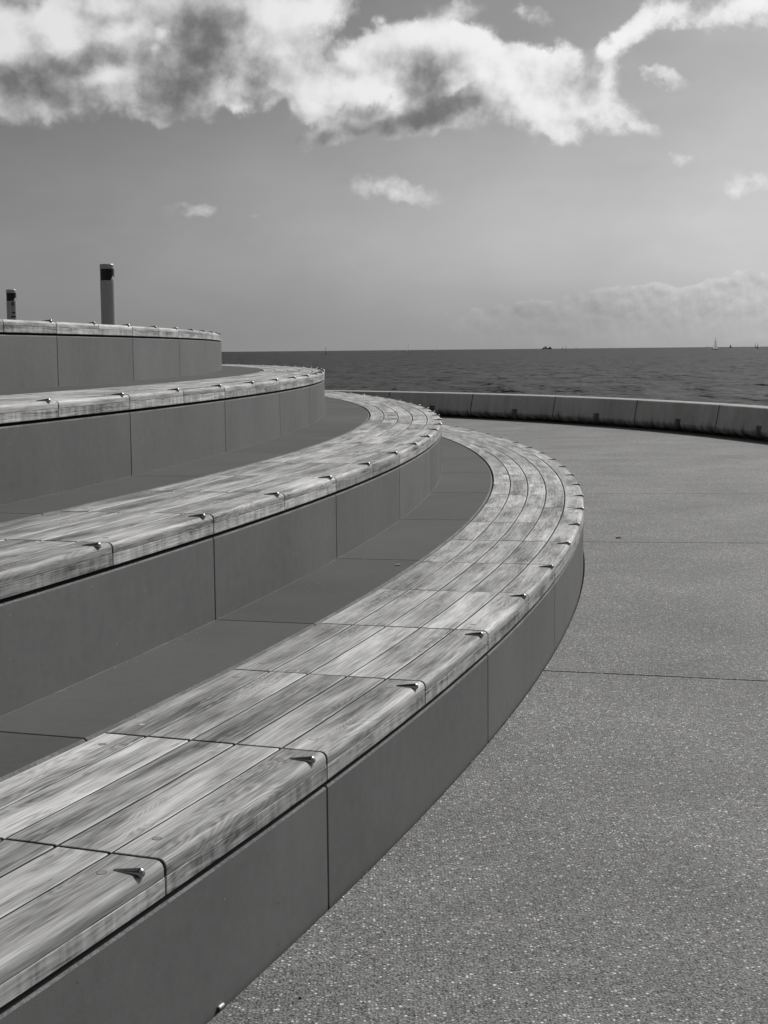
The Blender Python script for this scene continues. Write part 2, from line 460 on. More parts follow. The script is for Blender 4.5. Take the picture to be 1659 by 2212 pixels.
M_WOOD = wood_material('weathered_hardwood')
M_EDGEWOOD = wood_material('rain_streaked_hardwood', 0.98, True)
M_SIDE = simple('board_side_gap_shade', 0.07, 0.8, var=0.8, scale=40)  # board sides coloured dark, to put shade into the gaps between boards
M_PLUG = simple('timber_plug', 0.20, 0.6, var=0.6, scale=300)
M_PLUGL = simple('timber_plug_pale', 0.42, 0.6, var=0.6, scale=300)
M_RING = simple('plug_joint', 0.05, 0.8)
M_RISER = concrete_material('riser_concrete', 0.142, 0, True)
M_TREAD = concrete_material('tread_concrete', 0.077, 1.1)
def arris_material():
    mt, n, b = new_mat('worn_concrete_edge')
    p = obj_pos(n)
    a = n.noise(p, 110.0, 5.0, 0.7)[0]
    c = n.noise(p, 5.0, 4.0, 0.6)[0]
    k = n.mapr(n.math('ADD', a, n.math('MULTIPLY', n.math('SUBTRACT', c, 0.5), 0.7)), 0.38, 0.66, 0.12, 0.21, True)
    n.l.new(grey(n, k), b.inputs['Base Color'])
    b.inputs['Roughness'].default_value = 0.9
    b.inputs['Specular IOR Level'].default_value = 0.15
    bump(n, b, a, 0.9, 0.003)
    return mt


M_ARRIS = arris_material()
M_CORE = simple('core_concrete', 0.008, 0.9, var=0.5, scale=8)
M_AGG = aggregate_material('exposed_aggregate')
M_STEEL = simple('brushed_steel', 0.40, 0.26, 1.0, var=0.3, scale=400)
M_PAINT = simple('post_paint', 0.33, 0.35, var=0.08, scale=6)
M_BLACK = simple('black_gloss', 0.012, 0.25, spec=0.3)
M_INK = simple('black_print', 0.02, 0.6)
M_LABEL = simple('sign_print_grey', 0.12, 0.6)
M_REFL = simple('pale_lit_patch', 0.55, 0.5)
M_PAPER = simple('cigarette_paper', 0.75, 0.7)
M_FILTER = simple('cigarette_ash', 0.06, 0.9)
M_LEAF = simple('dry_leaf', 0.05, 0.8, var=0.5, scale=60)
M_SAIL = simple('sail_cloth', 0.80, 0.7)
def _translucent(mt, amount, v):
    t = NT(mt.node_tree)
    tr = t.add('ShaderNodeBsdfTranslucent')
    tr.inputs[0].default_value = (v, v, v, 1)
    mx = t.add('ShaderNodeMixShader')
    mx.inputs[0].default_value = amount
    t.l.new(t.n['Principled BSDF'].outputs[0], mx.inputs[1])
    t.l.new(tr.outputs[0], mx.inputs[2])
    t.l.new(mx.outputs[0], t.n['Material Output'].inputs[0])


_translucent(M_SAIL, 0.5, 0.85)
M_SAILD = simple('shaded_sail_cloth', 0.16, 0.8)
M_HULL = simple('boat_hull', 0.6, 0.4)
M_DARK = simple('dark_timber_pile', 0.05, 0.8, var=0.4, scale=5)
M_TREES = simple('islet_foliage', 0.06, 0.9, var=0.8, scale=0.1)


def wall_material():
    mt, n, b = new_mat('sea_wall_concrete')
    p = obj_pos(n)
    x, y, z = n.sep(p)
    a = n.noise(p, 1.1, 5.0, 0.6)[0]
    c = n.noise(p, 12.0, 5.0, 0.65)[0]
    s = n.noise(n.combine(n.math('MULTIPLY', x, 5.0), n.math('MULTIPLY', y, 5.0), n.math('MULTIPLY', z, 0.9)), 1.0, 5.0, 0.65)[0]
    val = n.math('ADD', 1.0, n.math('MULTIPLY', n.math('SUBTRACT', a, 0.5), 0.5))
    val = n.math('ADD', val, n.math('MULTIPLY', n.math('SUBTRACT', c, 0.5), 0.25))
    val = n.math('ADD', val, n.math('MULTIPLY', n.math('SUBTRACT', s, 0.5), 0.6))
    # darker towards the foot, with an edge broken up by noise
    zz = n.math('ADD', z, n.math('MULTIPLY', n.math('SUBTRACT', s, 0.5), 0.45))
    foot_dark = n.mapr(zz, -0.02, 0.22, 0.15, 1.0, True)
    val = n.math('MULTIPLY', n.math('MULTIPLY', val, foot_dark), 0.58)
    n.l.new(grey(n, val), b.inputs['Base Color'])
    b.inputs['Roughness'].default_value = 0.85
    b.inputs['Specular IOR Level'].default_value = 0.2
    bump(n, b, c, 0.4, 0.004)
    return mt


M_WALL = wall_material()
M_COPING = simple('pale_wall_top', 0.30, 0.8, var=0.5, scale=9)


def sea_material():
    mt, n, b = new_mat('sea_water')
    p = obj_pos(n)
    cd = n.add('ShaderNodeCameraData').outputs['View Distance'] if False else None
    x, y, z = n.sep(p)
    # wind waves run roughly across the view
    q = n.combine(n.math('MULTIPLY', x, 0.55), y, 0.0)
    h1 = n.noise(q, 0.35, 4.0, 0.6, 0.4)[0]
    h2 = n.noise(q, 1.7, 5.0, 0.62, 0.6)[0]
    h3 = n.noise(q, 0.03, 3.0, 0.5)[0]
    h = n.math('ADD', n.math('MULTIPLY', h1, 1.1), n.math('MULTIPLY', h2, 0.33))
    foam_n = n.noise(n.combine(n.math('MULTIPLY', x, 0.16), n.math('MULTIPLY', y, 0.16), 5.0), 1.0, 6.0, 0.7)[0]
    foam = n.mapr(foam_n, 0.715, 0.75, 0, 1)
    val = n.mix(foam, n.mapr(h3, 0.3, 0.7, 0.006, 0.015), 0.4)
    n.l.new(grey(n, val), b.inputs['Base Color'])
    b.inputs['Roughness'].default_value = 0.32
    b.inputs['IOR'].default_value = 1.33
    b.inputs['Specular IOR Level'].default_value = 0.15
    gust = n.noise(n.combine(n.math('MULTIPLY', x, 0.045), n.math('MULTIPLY', y, 0.11), 2.0), 1.0, 9.0, 0.72)[0]
    chop = n.noise(n.combine(n.math('MULTIPLY', x, 1.1), n.math('MULTIPLY', y, 0.42), 9.0), 1.0, 4.0, 0.6, 0.5)[0]
    chop2 = n.noise(n.combine(n.math('MULTIPLY', x, 0.30), n.math('MULTIPLY', y, 0.075), 3.0), 1.0, 5.0, 0.65, 0.5)[0]
    sp = n.math('ADD', n.math('MULTIPLY', chop, 0.55), n.math('MULTIPLY', chop2, 0.55))
    sp = n.math('ADD', sp, n.math('MULTIPLY', n.math('SUBTRACT', gust, 0.5), 0.25))
    n.l.new(n.mapr(sp, 0.455, 0.675, 0.0, 0.185), b.inputs['Specular IOR Level'])
    bump(n, b, h, 1.0, 1.6)
    return mt


M_SEA = sea_material()

# ------------------------------------------------------------------ object helpers
LOC = {}


def tag(o, label=None, cat=None, group=None, kind=None):
    if label: o['label'] = label
    if cat: o['category'] = cat
    if group: o['group'] = group
    if kind: o['kind'] = kind
    return o


def empty(name, loc):
    o = bpy.data.objects.new(name, None)
    o.empty_display_size = 0.1
    scene.collection.objects.link(o)
    o.location = loc
    LOC[o.name] = Vector(loc)
    return o


def build(name, verts, faces, mats, parent=None, uvs=None, mi=None, smooth=35, origin=None):
    """verts in world coordinates; uvs: one (u, v) per face corner list"""
    vs = np.array(verts, dtype=float)
    c = Vector(origin) if origin is not None else Vector(((vs[:, 0].min() + vs[:, 0].max()) / 2, (vs[:, 1].min() + vs[:, 1].max()) / 2, vs[:, 2].min()))
    me = bpy.data.meshes.new(name)
    me.from_pydata([(v[0] - c.x, v[1] - c.y, v[2] - c.z) for v in vs], [], faces)
    for mm in (mats if isinstance(mats, (list, tuple)) else [mats]):
        me.materials.append(mm)
    if mi is not None:
        me.polygons.foreach_set('material_index', mi)
    if uvs is not None:
        lay = me.uv_layers.new(name='UVMap')
        lay.data.foreach_set('uv', np.array(uvs, dtype=float).ravel())
    if smooth:
        me.polygons.foreach_set('use_smooth', [True] * len(me.polygons))
        me.set_sharp_from_angle(angle=R(smooth))
    me.update()
    o = bpy.data.objects.new(name, me)
    scene.collection.objects.link(o)
    if parent is not None:
        o.parent = parent
        o.location = c - LOC[parent.name]
    else:
        o.location = c
    LOC[o.name] = c
    return o


def face_uv(faces, vuv):
    return [vuv[i] for f in faces for i in f]


# ------------------------------------------------------------------ the curves of the terrace
L = 0.94191           # length of one board along the front edge
W = 0.723             # width of a timber bench
S1, S = 0.45294, 0.45
TH, GAP = 0.08365, 0.0158   # timber edge height, shadow gap below it
CUR = {
    1: (-0.49761, 3.20937, 1.19978, 0.02941, 0.00025, -0.00002, 19.5),
    2: (-0.97892, 5.28541, 1.27936, 0.02251, 0.00169, -0.00016, 20.5),
    3: (-1.59301, 7.27694, 1.35395, 0.02045, 0.00167, -0.00013, 23.5),
    4: (-2.40717, 9.47370, 1.41814, 0.01736, 0.00351, -0.00056, 8.5),
}
TOP = {k: S1 + (k - 1) * S for k in CUR}
TOP[0] = 0.0
I0, I1 = -5, {1: 27, 2: 27, 3: 28, 4: 27}
_ds = 0.02


class Curve:
    def __init__(self, x0, y0, h0, k0, k1, k2, tm):
        self.k = (k0, k1, k2, tm)
        def run(sgn):
            n = 1900
            x, y, h = x0, y0, h0
            X, Y, H = [x], [y], [h]
            for i in range(n):
                t = (i + .5) * _ds * sgn
                tt = min(max(t, 0), tm)
                kap = k0 + k1 * tt + k2 * tt * tt / 2
                hm = h + kap * _ds * sgn / 2
                x += math.cos(hm) * _ds * sgn
                y += math.sin(hm) * _ds * sgn
                h += kap * _ds * sgn
                X.append(x); Y.append(y); H.append(h)
            return X, Y, H
        a = run(1); b = run(-1)
        self.t = np.concatenate([-np.arange(1900, 0, -1) * _ds, np.arange(0, 1901) * _ds])
        self.X = np.array(b[0][:0:-1] + a[0]); self.Y = np.array(b[1][:0:-1] + a[1]); self.H = np.array(b[2][:0:-1] + a[2])

    def at(self, t, d=0.0):
        x = np.interp(t, self.t, self.X); y = np.interp(t, self.t, self.Y); h = np.interp(t, self.t, self.H)
        return x + d * math.sin(h), y - d * math.cos(h)

    def head(self, t):
        return float(np.interp(t, self.t, self.H))


C = {k: Curve(*v) for k, v in CUR.items()}


def sweep(cv, prof, t0, t1, n, end=0.0, vstart=0.0, closed=True, ztop=None, u0=None):
    """sweep a closed profile [(d, z), ...] along a curve between t0 and t1; the end rings are eased by `end`"""
    ts = [t0] + ([t0 + end] if end else []) + [t0 + end + (t1 - t0 - 2 * end) * i / n for i in range(1, n)] + ([t1 - end] if end else []) + [t1]
    m_ = len(prof)
    cum = [vstart]
    for i in range(m_):
        a, b_ = prof[i], prof[(i + 1) % m_]
        cum.append(cum[-1] + math.hypot(b_[0] - a[0], b_[1] - a[1]))
    vs, vu = [], []
    zmax = max(p[1] for p in prof); dmax = max(p[0] for p in prof)
    for k, t in enumerate(ts):
        e = end * 0.8 if (end and k in (0, len(ts) - 1)) else 0.0
        for (d, z) in prof:
            zz = z - e if z > zmax - 0.03 else z
            dd = d - e if (d > dmax - 0.012 and e) else d
            x, y = cv.at(t, dd)
            vs.append((x, y, zz))
    faces, uvs = [], []
    ub = t0 if u0 is None else u0
    for k in range(len(ts) - 1):
        for i in range(m_):
            j = (i + 1) % m_
            a = k * m_
            b_ = a + m_
            faces.append((a + i, a + j, b_ + j, b_ + i))
            ua, uc = ts[k] - ub, ts[k + 1] - ub
            uvs += [(ua, cum[i]), (ua, cum[i + 1]), (uc, cum[i + 1]), (uc, cum[i])]
    base = (len(ts) - 1) * m_
    faces.append(tuple(range(m_ - 1, -1, -1)))
    uvs += [(0.0, cum[i]) for i in range(m_ - 1, -1, -1)]
    faces.append(tuple(base + i for i in range(m_)))
    uvs += [(1.0, cum[i]) for i in range(m_)]
    return vs, faces, uvs


# ------------------------------------------------------------------ setting: sea, ground, paving
def flat(name, pts, z0, z1, mat, kind='structure', parent=None):
    """prism between z0 and z1 over a ground plan"""
    n = len(pts)
    vs = [(x, y, z1) for x, y in pts] + [(x, y, z0) for x, y in pts]
    fs = [tuple(range(n))] + [tuple(range(2 * n - 1, n - 1, -1))] + [(i, i + n, (i + 1) % n + n, (i + 1) % n) for i in range(n)]
    o = build(name, vs, fs, mat, parent, smooth=0, origin=(0, 0, z1) if parent is None else None)
    if kind:
        o['kind'] = kind
    return o


SEA_Z = -2.5
rings = [0, 60, 150, 400, 1000, 3000, 9000, 30000, 60000]
vs, fs = [(0, 20, SEA_Z)], []
for r_ in rings[1:]:
    for k in range(48):
        a = 2 * math.pi * k / 48
        vs.append((r_ * math.cos(a), 20 + r_ * math.sin(a), SEA_Z))
for k in range(48):
    fs.append((0, 1 + k, 1 + (k + 1) % 48))
for j in range(len(rings) - 2):
    for k in range(48):
        a = 1 + j * 48
        fs.append((a + k, a + 48 + k, a + 48 + (k + 1) % 48, a + (k + 1) % 48))
sea = build('sea', vs, fs, M_SEA, smooth=0, origin=(0, 20, SEA_Z))
sea['kind'] = 'structure'

# the line of the sea wall (inner foot): straight, an arc round WC, straight again
WC, WR = (-17.496, 19.781), 24.38
A_LO, A_HI = 8.0, 58.0


def wall_pt(s, off=0.0):
    """s in degrees of arc (metres/r beyond the arc); off > 0 is seaward"""
    r_ = WR + off
    if s < A_LO:
        a = R(A_LO)
        dist = R(A_LO - s) * WR
        return (WC[0] + r_ * math.cos(a) + math.sin(a) * dist, WC[1] + r_ * math.sin(a) - math.cos(a) * dist)
    if s > A_HI:
        a = R(A_HI)
        dist = R(s - A_HI) * WR
        return (WC[0] + r_ * math.cos(a) - math.sin(a) * dist, WC[1] + r_ * math.sin(a) + math.cos(a) * dist)
    a = R(s)
    return (WC[0] + r_ * math.cos(a), WC[1] + r_ * math.sin(a))


S_LO, S_HI = 15.95 - 6.95 * 12, 15.95 + 6.95 * 13
quay = [wall_pt(S_LO + (S_HI - S_LO) * i / 90, 0.9) for i in range(91)]
quay = quay + [(-60, quay[-1][1] + 20), (-60, -32), (quay[0][0], -32)]
flat('ground', quay, -4.0, -0.020, simple('quay_bed', 0.02, 0.9, var=0.4, scale=6))

# paving slabs of exposed aggregate between T1 and the wall
paving = empty('pavement', (2.0, 10.0, 0.0))
paving['kind'] = 'structure'
jl = []     # saw cuts: (t on curve 1, world direction angle)


def t_of_y(cv, y):
    i = int(np.argmin(np.abs(cv.Y[:2600] - y)))
    return float(cv.t[i])


for yy, ang in ((-6.2, -33), (-1.9, -27), (2.45, -21.5), (7.19, -15.2), (12.08, -7.9), (16.12, -4.2), (20.86, 5.5), (25.6, 12.0), (30.2, 20.0), (34.2, 30.0)):
    i0 = np.argmin(np.abs(C[1].Y - yy) + (C[1].X < -12) * 100)
    jl.append((float(C[1].t[i0]), R(ang)))


def wall_hit(p, ang):
    """parameter s where a ray from p meets the wall line"""
    best = None
    for k in range(0, 1601):
        s = S_LO + (S_HI - S_LO) * k / 1600
        q = wall_pt(s, 0.1)
        dx_, dy_ = q[0] - p[0], q[1] - p[1]
        if dx_ * math.cos(ang) + dy_ * math.sin(ang) < 0:
            continue
        e = abs(-dx_ * math.sin(ang) + dy_ * math.cos(ang))
        if best is None or e < best[0]:
            best = (e, s)
    return best[1]


cuts = [(t, wall_hit(C[1].at(t), a)) for t, a in jl]
M_SLAB = M_AGG
for (ta, sa), (tb, sb) in zip(cuts[:-1], cuts[1:]):
    n = 14
    inner = [C[1].at(ta + (tb - ta) * i / n, 0.010) for i in range(n + 1)]
    outer = [wall_pt(sa + (sb - sa) * i / n, 0.20) for i in range(n + 1)]

    def side(P_, Q_, o_):
        # offset an end edge inwards by half the width of the saw cut
        d_ = Vector((Q_[0] - P_[0], Q_[1] - P_[1])).normalized()
        nx, ny = -d_.y * o_, d_.x * o_
        return (P_[0] + nx, P_[1] + ny), (Q_[0] + nx, Q_[1] + ny)
    inner[0], outer[0] = side(inner[0], outer[0], 0.0075)
    inner[-1], outer[-1] = side(inner[-1], outer[-1], -0.0075)
    pts = inner + outer[::-1]
    nn = len(pts)
    vs = [(x, y, 0.0) for x, y in pts] + [(x, y, -0.016) for x, y in pts]
    fs = [(i, nn - 1 - i, nn - 2 - i, i + 1)[::1] for i in range(n)]
    fs += [(i, i + 1, (i + 1) + nn, i + nn) if i + 1 < nn else (i, 0, nn, i + nn) for i in range(nn)]
    build('slab', vs, fs, M_SLAB, paving, smooth=0)

# ------------------------------------------------------------------ concrete steps and timber benches
BENCH_LABEL = {
    1: 'lowest curved timber bench, widest in view, standing directly beside the speckled pavement',
    2: 'second curved timber bench from the bottom, one step above the lowest bench',
    3: 'third curved timber bench from the bottom, its top just below the sea horizon',
    4: 'topmost curved timber bench, seen edge-on below the two posts and against the sky',
}
STEP_LABEL = {
    1: 'lowest dark concrete step, tall curved riser panels rising from the speckled pavement',
    2: 'second dark concrete step, riser and tread panels between the lowest and second timber benches',
    3: 'third dark concrete step, riser and tread panels between the second and third timber benches',
    4: 'highest dark concrete step, riser panels under the topmost bench with a tread at their foot',
}
PITCH_ROW = W / 5
G_ROW = 0.0078


def chamf(d0, d1, z0, z1, c):
    return [(d0, z0), (d0, z1 - c), (d0 + c, z1), (d1 - c, z1), (d1, z1 - c), (d1, z0)]


def nose_profile(d0, d1, z0, z1, r, c):
    p = [(d0, z0), (d0, z1 - c), (d0 + c, z1)]
    for k in range(0, 7):
        a = R(90 - 90 * k / 6)
        p.append((d1 - r + r * math.cos(a), z1 - r + r * math.sin(a)))
    p.append((d1, z0))
    return p


def disc(cx, cy, z, r, zt):
    vs = [(cx, cy, zt)]
    for rr, zz in ((r * 0.86, zt), (r, zt)):
        for k in range(16):
            a = 2 * math.pi * k / 16
            vs.append((cx + rr * math.cos(a), cy + rr * math.sin(a), zz))
    for k in range(16):
        a = 2 * math.pi * k / 16
        vs.append((cx + r * math.cos(a), cy + r * math.sin(a), z))
    fs, mi = [], []
    for k in range(16):
        j = (k + 1) % 16
        fs.append((0, 1 + k, 1 + j)); mi.append(0)
        fs.append((1 + k, 17 + k, 17 + j, 1 + j)); mi.append(1)
        fs.append((17 + k, 33 + k, 33 + j, 17 + j)); mi.append(1)
    return vs, fs, mi


def knob_mesh():
    """drop shaped steel stud: local +X points outwards, origin at the middle of the ball"""
    prof = [(-0.072, 0.0, 0.0), (-0.0718, 0.0030, 0.0), (-0.070, 0.0040, 0.0), (-0.045, 0.0066, 0.0012), (-0.022, 0.0092, 0.0022), (-0.006, 0.0114, 0.0025)]
    for k in range(1, 8):
        a = R(90 * k / 7)
        prof.append((-0.006 + 0.0118 * math.sin(a), 0.0118 * math.cos(a), 0.0025))
    ns = 14
    vs, fs = [], []
    for (x, r, z) in prof:
        for k in range(ns):
            a = 2 * math.pi * k / ns
            vs.append((x, r * math.cos(a), z + r * math.sin(a)))
    for i in range(len(prof) - 1):
        for k in range(ns):
            j = (k + 1) % ns
            fs.append((i * ns + k, i * ns + j, (i + 1) * ns + j, (i + 1) * ns + k))
    me = bpy.data.meshes.new('skate_stop')
    me.from_pydata(vs, [], fs)
    me.materials.append(M_STEEL)
    me.polygons.foreach_set('use_smooth', [True] * len(me.polygons))
    me.set_sharp_from_angle(angle=R(50))
    return me


KNOB = knob_mesh()
VIEW_MAX = {1: 21, 2: 23, 3: 26, 4: 12}

for k in (1, 2, 3, 4):
    cv = C[k]
    top, foot = TOP[k], (TOP[k - 1] if k > 1 else 0.0)
    x0, y0 = cv.at(2.0, -0.3)
    bench = tag(empty('timber_bench', (x0, y0, top - TH)), BENCH_LABEL[k], 'bench', 'curved timber benches on the concrete steps')
    x0, y0 = cv.at(2.0, 0.0)
    step = tag(empty('concrete_step', (x0, y0, foot)), STEP_LABEL[k], 'step', 'curved concrete steps of the terrace')
    i1 = I1[k]
    for i in range(I0, i1):
        t0, t1 = i * L + 0.0048, (i + 1) * L - 0.0048
        for row in range(5):
            jit = random.uniform(-0.0008, 0.0008)
            zt = top + random.uniform(-0.0008, 0.0008)
            d1 = -row * PITCH_ROW
            d0 = -(row + 1) * PITCH_ROW + G_ROW
            if row == 0:
                prof = nose_profile(d0, d1, top - 0.0375, zt, 0.021, 0.0025)
            else:
                prof = chamf(d0, d1, top - 0.0375, zt, 0.0025)
            a, b_, uvs = sweep(cv, prof, t0 + jit, t1 + jit, 4, 0.002, vstart=-0.0375, u0=t0)
            bd = build('board', a, b_, [M_WOOD, M_SIDE], bench, uvs, mi=[1 if (q >= len(b_) - 2 or q % len(prof) in ((0, len(prof) - 1) if row == 0 else (0, len(prof) - 1, len(prof) - 2))) else 0 for q in range(len(b_))])
            if row in (0, 4) and i <= {1: 10, 2: 8, 3: 5, 4: -9}[k]:
                for ta in (t0 - 0.0042 + 0.12, t1 + 0.0042 - 0.12):
                    dd = -0.090 if row == 0 else -0.655
                    px, py = cv.at(ta, dd)
                    v_, f_, mi_ = disc(px, py, zt - 0.004, 0.0122, zt + 0.0005)
                    build('plug', v_, f_, [M_PLUGL if random.random() < 0.45 else M_PLUG, M_RING], bd, mi=mi_, smooth=0)
        # lower lamination of the front edge
        prof = [(-0.045, top - TH), (-0.045, top - 0.0395), (-0.002, top - 0.0395), (0.0, top - 0.0410), (0.0, top - TH + 0.002), (-0.002, top - TH)]
        a, b_, uvs = sweep(cv, prof, t0, t1, 4, 0.0, vstart=0.02, u0=t0)
        build('edge_board', a, b_, M_EDGEWOOD, bench, uvs)
        # steel stud near the far end of each board
        if i <= VIEW_MAX[k]:
            tk = (i + 1) * L - 0.098
            x, y = cv.at(tk, -0.001)
            o = bpy.data.objects.new('skate_stop', KNOB)
            scene.collection.objects.link(o)
            o.parent = bench
            o.location = Vector((x, y, top - 0.0005)) - LOC[bench.name]
            o.rotation_euler = (0, 0, cv.head(tk) - math.pi / 2)
    # riser panels, two boards long
    zt = top - TH - GAP
    ii = list(range(I0, i1 + 1, 2))
    for a_i in ii[:-1]:
        t0, t1 = a_i * L + 0.0035, (a_i + 2) * L - 0.0035
        c = 0.006
        prof = [(-0.08, foot - 0.01), (-0.08, zt), (-c, zt), (-0.001, zt - c), (-0.001, foot - 0.01)]
        a, b_, uvs = sweep(cv, prof, t0, t1, 8, 0.003)
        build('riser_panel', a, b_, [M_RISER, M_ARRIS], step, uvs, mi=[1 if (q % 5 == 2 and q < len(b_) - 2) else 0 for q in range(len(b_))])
        if k > 1:
            # tread panel from the foot of this riser to the back of the bench below
            lo = C[k - 1]
            lower_t = lo.t
            LX, LY = lo.X - (W + 0.004) * np.sin(lo.H), lo.Y + (W + 0.004) * np.cos(lo.H)
            rows = []
            n = 8
            ends = 0.003
            tsx = [t0, t0 + ends] + [t0 + ends + (t1 - t0 - 2 * ends) * q / n for q in range(1, n)] + [t1 - ends, t1]
            for t in tsx:
                px, py = cv.at(t, 0.0)
                h = cv.head(t)
                nx, ny = math.sin(h), -math.cos(h)
                rel = (LX - px) * (-ny) + (LY - py) * nx
                fwd = (LX - px) * nx + (LY - py) * ny
                ok = np.where((fwd > 0) & (fwd < 8))[0]
                if len(ok) == 0:
                    rows = None
                    break
                j = ok[np.argmin(np.abs(rel[ok]))]
                if abs(rel[j]) > 0.05:
                    rows = None
                    break
                rows.append((px, py, nx, ny, float(fwd[j]), t))
            if rows:
                zf = foot
                vs, fs, uv_ = [], [], []
                vu = []
                for q, (px, py, nx, ny, w_, t) in enumerate(rows):
                    e = 0.0025 if q in (0, len(rows) - 1) else 0.0
                    for (f_, z_) in ((0.0008, zf - e), (0.06, zf - e), (w_ * 0.5, zf - e), (w_ - 0.012, zf - e), (w_ - 0.001, zf - 0.009 - e), (w_ - 0.001, zf - 0.09), (0.0008, zf - 0.09)):
                        vs.append((px + nx * f_, py + ny * f_, z_))
                        vu.append((t, f_ if z_ > zf - 0.05 else 1.0))
                m_ = 7
                for q in range(len(rows) - 1):
                    for p in range(m_):
                        p2 = (p + 1) % m_
                        fs.append((q * m_ + p, (q + 1) * m_ + p, (q + 1) * m_ + p2, q * m_ + p2))
                fs.append(tuple(range(m_)))
                fs.append(tuple((len(rows) - 1) * m_ + p for p in range(m_ - 1, -1, -1)))
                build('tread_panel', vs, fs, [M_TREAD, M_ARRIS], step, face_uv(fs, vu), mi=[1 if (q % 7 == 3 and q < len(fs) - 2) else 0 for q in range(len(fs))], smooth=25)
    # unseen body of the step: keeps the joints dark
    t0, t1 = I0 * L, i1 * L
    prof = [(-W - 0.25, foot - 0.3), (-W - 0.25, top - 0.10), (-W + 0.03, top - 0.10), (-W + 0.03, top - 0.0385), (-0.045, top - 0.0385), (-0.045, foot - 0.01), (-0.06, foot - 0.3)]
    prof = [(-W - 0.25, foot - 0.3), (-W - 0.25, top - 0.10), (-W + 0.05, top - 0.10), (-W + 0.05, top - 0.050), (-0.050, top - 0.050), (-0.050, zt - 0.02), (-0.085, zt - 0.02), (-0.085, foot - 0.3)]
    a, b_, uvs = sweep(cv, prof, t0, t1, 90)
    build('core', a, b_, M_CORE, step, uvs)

# body below the treads, and the upper deck behind the top bench
for k in (2, 3, 4):
    cv, lo = C[k], C[k - 1]
    t0, t1 = I0 * L, I1[k] * L
    pts = [cv.at(t0 + (t1 - t0) * q / 60, -0.02) for q in range(61)]
    tl0, tl1 = I0 * L, I1[k - 1] * L
    pts2 = [lo.at(tl1 + (tl0 - tl1) * q / 60, -W - 0.02) for q in range(61)]
    st = [o for o in scene.objects if o.get('label') == STEP_LABEL[k]][0]
    flat('bed', pts + pts2, TOP[k - 1] - 0.30, TOP[k - 1] - 0.088, M_CORE, None, st)
cv = C[4]
pts = [cv.at(I0 * L + (I1[4] * L - I0 * L) * q / 80, -W - 0.004) for q in range(81)]
pts = pts + [(-26, pts[-1][1] + 1), (-26, pts[0][1] - 4), (pts[0][0] - 1, pts[0][1] - 3)]
M_DECK = concrete_material('upper_deck_concrete', 0.2, 0)
flat('upper_deck', pts, TOP[4] - 0.25, TOP[4], M_DECK)

# ------------------------------------------------------------------ sea wall
wall = tag(empty('sea_wall', (*wall_pt(22, 0.2), 0.0)), 'low curved concrete sea wall of leaning segments between pavement and sea', 'wall')
WALL_H = 0.555


def wall_profile(notch=False):
    # (off, z): inner face leans back, its foot is undercut
    p = [(0.30, -0.25), (0.26, -0.02), (0.17, 0.015), (0.07, 0.055), (0.02, 0.10), (0.0, 0.16), (0.035, 0.33), (0.075, WALL_H - 0.012), (0.09, WALL_H), (0.36, WALL_H + 0.010), (0.375, WALL_H), (0.42, -0.25)]
    if notch:
        p = [(0.30, -0.25), (0.28, -0.02), (0.27, 0.02), (0.26, 0.08), (0.25, 0.17), (0.24, 0.23), (0.019, 0.25), (0.075, WALL_H - 0.012), (0.09, WALL_H), (0.36, WALL_H + 0.010), (0.375, WALL_H), (0.42, -0.25)]
    return p


def wall_segment(s0, s1):
    gap = math.degrees(0.018 / WR)
    sm = s0 + (s1 - s0) * 0.47
    hw = math.degrees(0.10 / WR)
    st = []
    n = 5
    for q in range(n + 1):
        st.append((s0 + gap + (sm - hw - s0 - gap) * q / n, False))
    st += [(sm - hw, True), (sm + hw, True)]
    for q in range(n + 1):
        st.append((sm + hw + (s1 - gap - sm - hw) * q / n, False))
    vs, fs, mi = [], [], []
    for s, nt in st:
        for off, z in wall_profile(nt):
            x, y = wall_pt(s, off)
            vs.append((x, y, z))
    m_ = 12
    for a_ in range(len(st) - 1):
        for p in range(m_):
            p2 = (p + 1) % m_
            fs.append((a_ * m_ + p, (a_ + 1) * m_ + p, (a_ + 1) * m_ + p2, a_ * m_ + p2))
            mi.append(1 if p == 8 else 0)
    fs.append(tuple(range(m_))); mi.append(0)
    fs.append(tuple((len(st) - 1) * m_ + p for p in range(m_ - 1, -1, -1))); mi.append(0)
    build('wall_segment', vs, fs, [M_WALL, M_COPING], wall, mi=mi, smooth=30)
    g2 = math.degrees(0.020 / WR)
    vs = []
    for s in (s0 - g2, s0 + g2):
        for off, z in ((0.24, -0.2), (0.03, 0.11), (0.012, 0.17), (0.084, WALL_H - 0.012), (0.34, WALL_H - 0.02), (0.38, -0.2)):
            x, y = wall_pt(s, off)
            vs.append((x, y, z))
    fs = [(i, 6 + i, 6 + (i + 1) % 6, (i + 1) % 6) for i in range(6)] + [(0, 1, 2, 3, 4, 5), (11, 10, 9, 8, 7, 6)]
    build('joint_filler', vs, fs, M_CORE, wall, smooth=0)


for q in range(-12, 13):
    wall_segment(15.95 + 6.95 * q, 15.95 + 6.95 * (q + 1))


# ------------------------------------------------------------------ posts on the upper deck
def lathe(cx, cy, prof, n=40):
    vs, fs = [], []
    for r, z in prof:
        for k in range(n):
            a = 2 * math.pi * k / n
            vs.append((cx + r * math.cos(a), cy + r * math.sin(a), z))
    for i in range(len(prof) - 1):
        for k in range(n):
            j = (k + 1) % n
            fs.append((i * n + k, i * n + j, (i + 1) * n + j, (i + 1) * n + k))
    fs.append(tuple(range(n - 1, -1, -1)))
    fs.append(tuple((len(prof) - 1) * n + k for k in range(n)))
    return vs, fs


